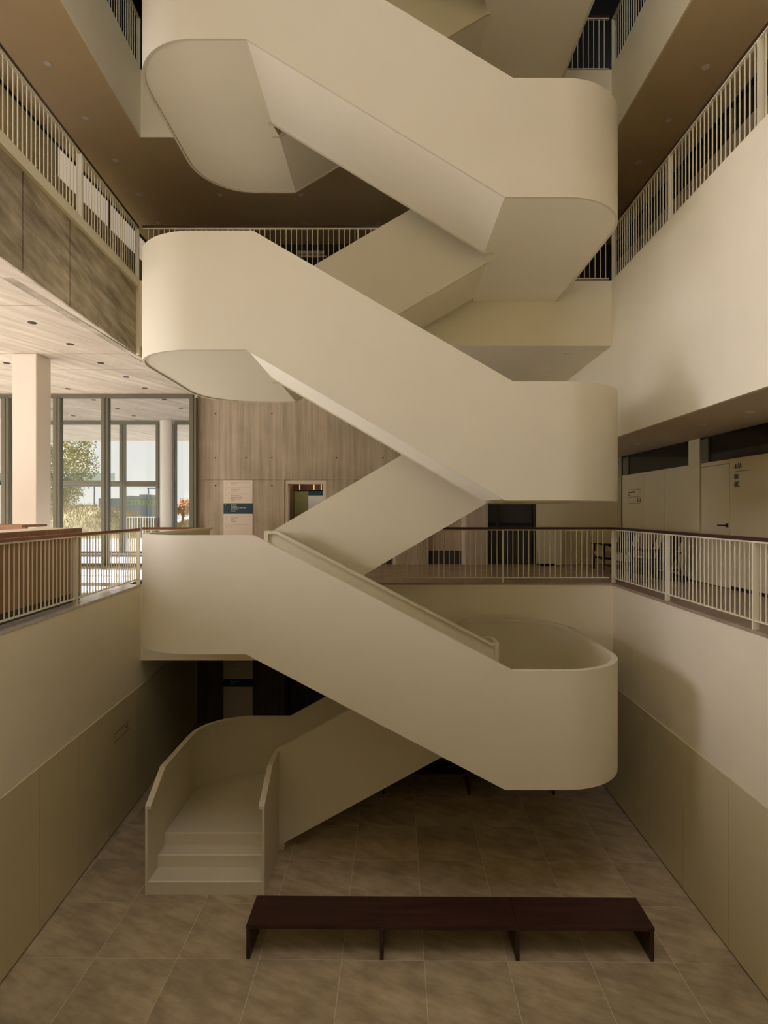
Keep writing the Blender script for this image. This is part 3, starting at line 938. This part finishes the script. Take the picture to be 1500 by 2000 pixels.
# outdoors
struct(MB().box(-90, 60, YC + 0.3, 160, ZG - 0.4, ZG - 0.04).box(-90, -15.3, -60, YC + 0.3, ZG - 0.4, ZG - 0.04).build('floor', 'pavement'), 'pale pavement outside the entrance', 'pavement')
def tree(loc, rad, hgt, nleaf, label, leaf='leaf', group=None):
    t = thing('tree', loc, label, 'tree')
    MB().cyl((loc[0], loc[1]), 0.16, loc[2], loc[2] + hgt * 0.55, 10, 0.08).build('trunk', 'bark', t, smooth=50)
    v, f = [], []
    blobs = [(random.uniform(-0.6, 0.6) * rad, random.uniform(-0.5, 0.5) * rad, random.uniform(-0.55, 0.6) * rad, random.uniform(0.28, 0.5) * rad) for _ in range(11)]
    for i in range(nleaf):
        bx, by, bz, br = random.choice(blobs)
        q = Vector((random.gauss(0, 1), random.gauss(0, 1), random.gauss(0, 1))).normalized() * br * random.uniform(0.4, 1.05)
        c = Vector((loc[0] + bx, loc[1] + by, loc[2] + hgt * 0.62 + bz)) + q
        u = Vector((random.gauss(0, 1), random.gauss(0, 1), random.gauss(0, 1))).normalized()
        wv = u.cross(Vector((random.gauss(0, 1), random.gauss(0, 1), random.gauss(0, 1)))).normalized()
        s = random.uniform(0.04, 0.085)
        k = len(v)
        v += [c - u * s, c + wv * s * 0.7, c + u * s, c - wv * s * 0.7]
        f.append((k, k + 1, k + 2, k + 3))
    tag(mesh_obj('foliage', v, f, leaf, t), kind='stuff')
    return t
tree((-21.6, 38, ZG), 3.4, 6.6, 17000, 'yellow-green leafy tree outside behind the entrance glazing')
tree((-26.5, 44, ZG), 3.2, 6.2, 11000, 'second leafy tree outside, further left behind the column')
tree((-14.6, 41, ZG), 0.8, 2.6, 1800, 'small orange autumn tree outside, right of the round column', 'leaf_orange')

def mound(loc, rx, ry, h, label):
    o = thing('grass_mound', loc, label, 'grass')
    v, f = [], []
    nx, ny = 20, 12
    for j in range(ny + 1):
        for i in range(nx + 1):
            u, w_ = i / nx * 2 - 1, j / ny * 2 - 1
            d = max(0, 1 - u * u) * max(0, 1 - w_ * w_)
            v.append((loc[0] + u * rx, loc[1] + w_ * ry, loc[2] + h * d ** 0.7 * (0.9 + 0.1 * random.random())))
    for j in range(ny):
        for i in range(nx):
            a = j * (nx + 1) + i
            f.append((a, a + 1, a + nx + 2, a + nx + 1))
    mesh_obj('mound', v, f, 'grass', o, 60)
    gv, gfc = [], []
    for _ in range(9000):
        u, w_ = random.uniform(-0.95, 0.95), random.uniform(-0.95, 0.95)
        d = max(0, 1 - u * u) * max(0, 1 - w_ * w_)
        z = loc[2] + h * d ** 0.7 * 0.93
        x, y_ = loc[0] + u * rx, loc[1] + w_ * ry
        l = random.uniform(0.12, 0.34)
        k = len(gv)
        gv += [(x - 0.012, y_, z), (x + 0.012, y_, z), (x + random.uniform(-0.2, 0.2), y_ + random.uniform(-.1, .1), z + l)]
        gfc.append((k, k + 1, k + 2))
    tag(mesh_obj('grass_blades', gv, gfc, 'grass', o), kind='stuff')
mound((-17.2, 33, ZG - 0.05), 3.9, 3.2, 1.75, 'large mound of dry yellow ornamental grass outside the entrance')
mound((-10.6, 34, ZG - 0.05), 2.6, 2.4, 0.9, 'lower patch of dry grass outside, behind the white fence')
wf = thing('white_fence', (-12.6, 27, ZG), 'low white metal fence outside the glazing', 'fence')
MB().bar((-12.2, 27, ZG + 1.1), (-10.2, 27, ZG + 1.1), 0.05, 0.05).build('top_rail', 'white_metal', wf)
MB().bar((-12.2, 27, ZG + 0.1), (-10.2, 27, ZG + 0.1), 0.05, 0.05).build('bottom_rail', 'white_metal', wf)
for k in range(17):
    box('baluster', -12.2 + k * 0.125 - 0.012, -12.2 + k * 0.125 + 0.012, 26.99, 27.01, ZG - 0.04, ZG + 1.1, 'white_metal', wf)
ho = thing('lettered_wall', (-25.5, 60, ZG), 'grey-green wall outside with large lime letters', 'wall sign')
box('wall_panel', -30.0, -23.2, 60.0, 60.3, ZG - 0.04, 6.75, 'hoarding', ho)
text_mesh('lettering', 'CSTRELLE', 0.80, (-27.3, 59.97, 6.02), (R(90), 0, 0), 'green_text', ho, sx=0.95, bold=0.005)
for k, (px, wpx, top, d, lab) in enumerate(((250, 12, 968, 120, 'low pale building with dark window bands far outside, nearest the middle mullion'), (263, 12, 978, 140, 'lower grey building far outside'), (281, 18, 966, 105, 'taller pale building far outside'), (299, 18, 982, 130, 'broad low building far outside beside the round column'))):
    x, _, z = P(px, top, d)
    wd = wpx * d / F
    bl = thing('building', (x, d, ZG), lab, 'building')
    box('facade', x - wd / 2, x + wd / 2, d, d + 6, ZG - 0.04, z, 'building', bl)
    q = 0
    zz = z - 0.7
    while zz > 5.6 and q < 3:
        box('window_band', x - wd / 2 + 0.15, x + wd / 2 - 0.15, d - 0.05, d + 0.02, zz - 0.35, zz, 'building_dark', bl)
        zz -= 0.8
        q += 1
for px, top, d, lab in ((184, 945, 50, 'thin grey street lamp outside left of the middle mullion'), (290, 955, 62, 'thin grey street lamp outside near the round column')):
    x, _, z = P(px, top, d)
    lp = thing('street_lamp', (x, d, ZG), lab, 'lamp')
    MB().cyl((x, d), 0.07, ZG - 0.04, z, 8).build('pole', 'building_dark', lp)
    MB().box(x - 0.1, x + 0.7, d - 0.12, d + 0.12, z, z + 0.12).build('lamp_head', 'building_dark', lp)

# ================================================================== LIFTS
lift_lab = ['lift doorway with an open view into the car, left of the stairs', 'middle lift doorway hidden mostly behind the stair flight', 'right lift doorway with grey doors behind the back railing']
for n, (a, b) in enumerate(DOORS):
    for lev, zf in ((0, ZG), (1, 0.0)):
        z1 = zf + 2.17
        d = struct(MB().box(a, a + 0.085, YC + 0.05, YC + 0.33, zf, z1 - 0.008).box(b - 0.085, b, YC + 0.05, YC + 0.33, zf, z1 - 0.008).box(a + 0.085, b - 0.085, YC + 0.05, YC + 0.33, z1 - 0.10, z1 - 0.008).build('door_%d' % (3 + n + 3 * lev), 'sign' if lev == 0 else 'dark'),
                   lift_lab[n] if lev == 0 else ('dark basement lift doorway, ' + ('left', 'middle', 'right')[n] + ' one below the stairs'), 'door')
        if n == 0 and lev == 0:
            continue
        m_ = (a + b) / 2
        for x0, x1 in ((a + 0.085, m_ - 0.003), (m_ + 0.003, b - 0.085)):
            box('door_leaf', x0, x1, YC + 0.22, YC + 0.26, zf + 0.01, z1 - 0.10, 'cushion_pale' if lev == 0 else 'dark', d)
            if lev == 0:
                box('kick_plate', x0, x1, YC + 0.214, YC + 0.22, zf + 0.01, zf + 0.35, 'dark', d)
lc_ = thing('lift_car', (-2.17, 16.0, ZG), 'lift car with bronze ceiling panel, white panel and warm light strips', 'lift')
box('floor_plate', -2.75, -1.55, 15.3, 16.9, ZG - 0.005, ZG + 0.02, 'dark', lc_)
box('side_wall', -2.80, -2.75, 15.3, 16.9, ZG, ZG + 2.5, 'bronze', lc_)
box('side_wall', -1.55, -1.50, 15.3, 16.9, ZG, ZG + 2.5, 'bronze', lc_)
box('car_ceiling', -2.80, -1.50, 15.3, 16.9, ZG + 2.45, ZG + 2.5, 'dark', lc_)
area('lift_lamp', (-2.15, 16.0, ZG + 2.40), (0, 0, 0), 0.9, 0.9, 7, (1.0, 0.88, 0.7))
box('olive_panel', -2.75, -2.36, 16.82, 16.9, ZG + 1.30, ZG + 1.95, 'olive', lc_)
box('white_panel', -2.36, -1.55, 16.82, 16.9, ZG + 0.6, ZG + 1.82, 'letter_white', lc_)
box('mirror_strip', -2.36, -1.55, 16.82, 16.9, ZG + 1.82, ZG + 1.97, 'teal', lc_)
box('bronze_panel', -2.75, -1.55, 16.78, 16.9, ZG + 1.97, ZG + 2.45, 'bronze', lc_)
box('wood_panel', -2.75, -2.36, 16.82, 16.9, ZG + 0.02, ZG + 1.30, 'wood', lc_)
for x in (-2.60, -2.19, -1.98):
    box('light_strip', x - 0.011, x + 0.011, 16.765, 16.78, ZG + 1.98, ZG + 2.40, 'lamp_warm', lc_)

# ================================================================== SIGNS
def board(zb, zt, t0, t1, label, top_lines, teal_lines, low_lines):
    s = thing('directory_sign', (-3.88, YC - 0.02, zb), label, 'sign')
    xa, xb = -4.25, -3.51
    y_ = YC - 0.022
    box('upper_board', xa, xb, y_, YC - 0.001, t1, zt, 'sign', s)
    box('teal_board', xa, xb, y_, YC - 0.001, t0, t1, 'teal', s)
    box('lower_board', xa, xb, y_, YC - 0.001, zb, t0, 'sign', s)
    mb = MB()
    for z in top_lines['rules']:
        mb.box(xa + 0.05, xb - 0.05, y_ - 0.002, y_, z, z + 0.004)
    mb.build('rule_lines', 'letter_grey', s)
    rot = (R(90), 0, 0)
    for k, (dz, dx, txt) in enumerate(top_lines['text']):
        text_mesh('lettering', txt, 0.036, (xa + dx, y_ - 0.001, dz), rot, 'letter_grey', s, sx=0.9)
    for dz, dx, txt in teal_lines:
        text_mesh('lettering', txt, 0.042, (xa + dx, y_ - 0.001, dz), rot, 'letter_white', s, sx=0.9)
    for dz, dx, txt in low_lines:
        text_mesh('lettering', txt, 0.036, (xa + dx, y_ - 0.001, dz), rot, 'letter_grey', s, sx=0.9)
board(ZG + 0.15, 6.20, 5.34, 5.61, 'tall pale directory board with a teal band, on the concrete wall by the lift',
      {'rules': [6.15, 6.0, 5.85, 5.28, 5.06], 'text': [(6.10, 0.05, '3'), (6.11, 0.19, 'Laboratoris'), (6.07, 0.20, '3A, 3B'), (5.95, 0.05, '2'), (5.95, 0.19, 'Aules 201 a 208'), (5.90, 0.20, '2A, 2B, 2C'), (5.80, 0.05, '1'), (5.80, 0.19, 'Sales i seminaris'), (5.755, 0.19, 'Despatxos 101 a 118'), (5.71, 0.19, 'Biblioteca i aules 1A'), (5.67, 0.20, '1A, 1B')]},
      [(5.555, 0.04, '0'), (5.56, 0.19, 'Recepci\u00f3'), (5.52, 0.19, 'Secretaria'), (5.48, 0.19, 'Consultes del 001 al 002'), (5.44, 0.19, '0A, 0B, 0C'), (5.395, 0.19, 'Sortida')],
      [(5.22, 0.05, '-1'), (5.23, 0.19, 'Sala polivalent'), (5.18, 0.19, 'Aules'), (5.14, 0.19, 'Magatzem'), (5.00, 0.05, '-2'), (5.00, 0.2, 'P')])
board(0.10, 2.20, 0.93, 1.13, 'dim pale directory board with a teal band in the basement shadow',
      {'rules': [2.05, 1.85, 1.58], 'text': [(1.98, 0.19, 'Laboratoris'), (1.90, 0.19, '2A, 2B, 2C'), (1.52, 0.05, '0'), (1.52, 0.19, 'Recepci\u00f3'), (1.47, 0.19, 'Secretaria'), (1.42, 0.19, 'Consultes del 001'), (1.37, 0.19, '0A, 0B'), (1.32, 0.19, 'Sortida')]},
      [(1.05, 0.05, '-1'), (1.05, 0.19, 'Sala polivalent'), (1.00, 0.19, 'Aules')], [(0.86, 0.05, '-2'), (0.86, 0.2, 'P')])
ROTG = (R(90), 0, R(-90))
s1 = thing('room_sign', (XD, 10.0, 6.0), 'black lettering 0A, 001 and 002 on the gallery wall beside the flush door', 'sign')
text_mesh('lettering', '0A', 0.135, (XD - 0.001, 9.985, 6.135), ROTG, 'letter', s1, sx=0.72, bold=0.002)
mbi = MB()
mbi.box(XD - 0.004, XD, 10.035, 10.06, 6.19, 6.215).box(XD - 0.004, XD, 10.03, 10.065, 6.14, 6.185).box(XD - 0.004, XD, 10.005, 10.012, 6.13, 6.22)
mbi.build('lift_icon', 'letter', s1)
box('rule_line', XD - 0.004, XD, 9.62, 10.06, 6.085, 6.092, 'letter', s1)
text_mesh('lettering', '001', 0.135, (XD - 0.001, 10.08, 5.955), ROTG, 'letter', s1, sx=0.76, bold=0.002)
text_mesh('lettering', '002', 0.135, (XD - 0.001, 10.08, 5.825), ROTG, 'letter', s1, sx=0.76, bold=0.002)
s2 = thing('wall_sign', (XD, 14.3, 5.7), 'small ruled wayfinding sign in black on the gallery wall behind the chairs', 'sign')
mb = MB()
for z in (5.93, 5.75, 5.60):
    mb.box(XD - 0.004, XD, 13.84, 14.60, z, z + 0.008)
mb.build('rule_lines', 'letter', s2)
text_mesh('lettering', 'Consulta 001-002', 0.06, (XD - 0.001, 14.58, 5.855), ROTG, 'letter', s2, sx=0.95)
text_mesh('lettering', 'A B C', 0.06, (XD - 0.001, 14.58, 5.78), ROTG, 'letter', s2, sx=0.95)
text_mesh('lettering', '>', 0.05, (XD - 0.001, 13.90, 5.86), ROTG, 'letter', s2)
text_mesh('lettering', '<', 0.05, (XD - 0.001, 14.58, 5.66), ROTG, 'letter', s2)
mb = MB()
for yy in (13.87, 13.94, 14.01):
    mb.box(XD - 0.004, XD, yy - 0.018, yy + 0.018, 5.635, 5.69).box(XD - 0.004, XD, yy - 0.012, yy + 0.012, 5.70, 5.722)
mb.build('person_icons', 'letter', s2)
s3 = thing('wall_sign', (xl(10.1), 10.1, 1.55), 'faint ruled sign on the dark left wainscot panel', 'sign')
for z in (1.65, 1.51):
    slant(xl, 9.8, 10.45, 0.002, 0.002, z, z + 0.01).build('rule_line', 'letter', s3)
yy = 10.36
ROTL = (R(90), 0, R(90) + math.atan(0.06))
text_mesh('lettering', 'WC', 0.07, (xl(10.28) + 0.003, 10.28, 1.57), ROTL, 'letter', s3)
text_mesh('lettering', '<', 0.07, (xl(9.82) + 0.003, 9.82, 1.57), ROTL, 'letter', s3)
s4 = thing('room_sign', (XD, 8.6, 11.2), 'black number 101 on the first floor gallery wall at the right', 'sign')
text_mesh('lettering', '101', 0.2, (XD - 0.002, 8.9, 11.05), ROTG, 'letter', s4, sx=0.8, bold=0.004)

# ================================================================== FURNITURE
def bench(loc, label):
    o = thing('bench', loc, label, 'bench')
    x, y_, z = loc
    W = 1.634
    for k in range(3):
        box('seat_board', x + k * W + (0.0 if k == 0 else 0.001), x + (k + 1) * W - (0.0 if k == 2 else 0.001), y_, y_ + 0.55, 0.372, 0.417, 'bench', o, bevel=0.003)
    for k in range(4):
        xx = x + k * W
        xx = min(max(xx, x + 0.022), x + 3 * W - 0.022)
        box('leg', xx - 0.022, xx + 0.022, y_ + 0.012, y_ + 0.538, 0.0, 0.3715, 'bench', o, bevel=0.002)
    return o
b1 = bench((-1.735, 7.02, 0), 'long dark walnut bench with four panel legs in the foreground')
b1.rotation_euler = (0, 0, R(-0.5))
b2 = dup(b1, (-1.76, 11.14, 0), 'second long dark bench in the shadow under the gallery')

def lounge(loc, back, seat, label):
    x, y_, z = loc
    o = thing('armchair', loc, label, 'chair', 'armchairs along the gallery wall')
    # chair faces -x ; origin at centre of its footprint
    w2, d0, d1 = 0.31, -0.40, 0.38
    for s in (-1, 1):
        MB().bar((x + d0 + 0.04, y_ + s * w2, z), (x + d0 + 0.06, y_ + s * w2, z + 0.60), 0.035, 0.035).build('front_leg', 'chair_wood', o)
        MB().bar((x + d1 - 0.02, y_ + s * w2, z), (x + d1 - 0.14, y_ + s * w2, z + 0.60), 0.035, 0.035).build('rear_leg', 'chair_wood', o)
        MB().bar((x + d0 - 0.02, y_ + s * w2, z + 0.60), (x + d1 - 0.05, y_ + s * w2, z + 0.57), 0.05, 0.025).build('armrest', 'chair_wood', o)
        MB().bar((x + d0 + 0.04, y_ + s * w2, z + 0.30), (x + d1 - 0.06, y_ + s * w2, z + 0.24), 0.03, 0.045).build('side_rail', 'chair_wood', o)
        MB().bar((x + d1 - 0.22, y_ + s * 0.22, z + 0.26), (x + d1 + 0.04, y_ + s * 0.22, z + 0.93), 0.03, 0.03).build('back_post', 'chair_wood', o)
    MB().bar((x + d0 + 0.05, y_ - w2, z + 0.29), (x + d0 + 0.05, y_ + w2, z + 0.29), 0.03, 0.05).build('front_rail', 'chair_wood', o)
    # seat and back cushions
    v = []
    def slab(p0, p1, th, wd, name, mat):
        p0, p1 = Vector(p0), Vector(p1)
        d = (p1 - p0).normalized()
        nrm = Vector((-d.z, 0, d.x)) * th
        q = [p0, p1, p1 + nrm, p0 + nrm]
        vv = [(a_.x, y_ - wd, a_.z) for a_ in q] + [(a_.x, y_ + wd, a_.z) for a_ in q]
        m_ = MB().add(vv, [(0, 1, 2, 3), (4, 5, 6, 7), (0, 1, 5, 4), (1, 2, 6, 5), (2, 3, 7, 6), (3, 0, 4, 7)])
        return m_.build(name, mat, o, bevel=0.03)
    slab((x + d0 + 0.02, 0, z + 0.32), (x + d1 - 0.18, 0, z + 0.27), 0.13, 0.275, 'seat_cushion', seat)
    slab((x + d1 - 0.19, 0, z + 0.33), (x + d1 + 0.02, 0, z + 0.93), 0.12, 0.275, 'back_cushion', back)
    return o
lounge((5.20, 13.55, ZG), 'cushion_dark', 'cushion_pale', 'armchair with dark back cushion and pale seat, furthest from the viewer')
lounge((5.20, 12.45, ZG), 'cushion_brown', 'cushion_pale', 'armchair with tan back cushion, middle of the three by the gallery wall')
lounge((5.20, 11.40, ZG), 'cushion_dark', 'cushion_dark', 'armchair with dark cushions, nearest of the three by the gallery wall')
cbn = thing('cabinet', (3.95, 14.6, ZG), 'low white cabinet beside the dark double door', 'cabinet')
box('body', 3.72, 4.10, 14.50, 14.86, ZG + 0.06, ZG + 0.95, 'cream', cbn, bevel=0.006)
box('side_unit', 4.105, 4.26, 14.45, 14.86, ZG + 0.03, ZG + 0.95, 'cream', cbn, bevel=0.006)
box('plinth', 3.76, 4.22, 14.55, 14.84, ZG, ZG + 0.06, 'black', cbn)
wlamp = thing('wall_light', P(608, 495, 15.45), 'pale horizontal light fitting on the dark first floor wall, seen through the railing', 'light')
xx, _, zz = P(608, 495, 15.45)
box('housing', xx - 0.36, xx + 0.36, 15.36, 15.5, zz - 0.05, zz + 0.04, 'sign', wlamp, bevel=0.01)
box('back_plate', xx - 0.40, xx + 0.40, 15.46, 15.5, zz - 0.09, zz - 0.05, 'sign', wlamp)

# ================================================================== DOWNLIGHTS
def downlight(x, y_, z, r, label, group, hole=False, first=[None]):
    key = 'hole' if hole else 'ring'
    o = bpy.data.objects.new('downlight', None)
    COL.objects.link(o)
    o.location = (x, y_, z)
    tag(o, label, 'light', group)
    kr, kl = 'downlight_%s_ring_%.3f' % (key, r), 'downlight_%s_lens_%.3f' % (key, r)
    if kr not in bpy.data.meshes:
        v, f = [], []
        n = 20
        for i in range(n):
            a = 2 * math.pi * i / n
            for rr, zz_ in ((r, 0), (r, -0.008), (r * 0.72, -0.008), (r * 0.72, 0)):
                v.append((rr * math.cos(a), rr * math.sin(a), zz_))
        for i in range(n):
            j = (i + 1) % n
            for k in range(4):
                f.append((4 * i + k, 4 * j + k, 4 * j + (k + 1) % 4, 4 * i + (k + 1) % 4))
        t = mesh_obj('x', v, f, 'downlight_hole' if hole else 'downlight')
        t.data.name = kr
        bpy.data.objects.remove(t)
        t = MB().cyl((0, 0), r * 0.73, -0.004, -0.0015, 20).build('x', 'downlight_hole' if hole else 'letter_white')
        t.data.name = kl
        bpy.data.objects.remove(t)
    for nm, k in (('trim_ring', kr), ('lens', kl)):
        c = bpy.data.objects.new(nm, bpy.data.meshes[k])
        COL.objects.link(c)
        c.parent = o
    return o
def at_z(px, py, z):
    d = (z - EYE) * F / (999 - py)
    return (px - 762) * d / F, d
ORD = ['first', 'second', 'third', 'fourth', 'fifth', 'sixth', 'seventh']
def downlight_row(pts, z, r, text, group, hole=False):
    for k, (px, py) in enumerate(pts):
        x, d = at_z(px, py, z)
        downlight(x, d, z, r, text % ORD[k], group, hole)
downlight_row(sorted(((63, 630), (137, 672), (13, 709), (197, 709), (247, 736), (283, 758), (133, 759))), ZLC, 0.065, '%s from the left of the dark recessed spotlights in the concrete lobby ceiling', 'dark recessed spots of the lobby ceiling', True)
downlight_row(sorted(((183, 781), (321, 780), (230, 798), (353, 797), (143, 812), (261, 812), (103, 799))), ZLC, 0.065, '%s from the left of the dark spotlights in the vestibule ceiling behind the glass', 'dark recessed spots of the vestibule ceiling', True)
downlight_row(((93, 124), (167, 230), (226, 313), (271, 380), (310, 435)), ZC1, 0.06, '%s pale downlight from the top in the brown first floor ceiling, left side', 'downlights of the left first floor ceiling')
downlight_row(((430, 380), (587, 380), (596, 435), (740, 435)), ZC1, 0.06, '%s pale downlight from the left in the dark first floor back ceiling', 'downlights of the back first floor ceiling')
downlight_row(((1379, 131), (1306, 235), (1248, 317)), ZC1, 0.06, '%s pale downlight from the top in the brown first floor ceiling, right side', 'downlights of the right first floor ceiling')
downlight_row(((925, 692), (1037, 742), (1068, 719), (1107, 691)), ZBC, 0.06, '%s pale downlight from the left in the high back gallery ceiling', 'downlights of the back gallery ceiling')
downlight_row(((1465, 804), (1371, 830), (1301, 850), (1245, 866)), ZRC, 0.06, '%s pale downlight from the right in the low ceiling of the right gallery', 'downlights of the right gallery ceiling')
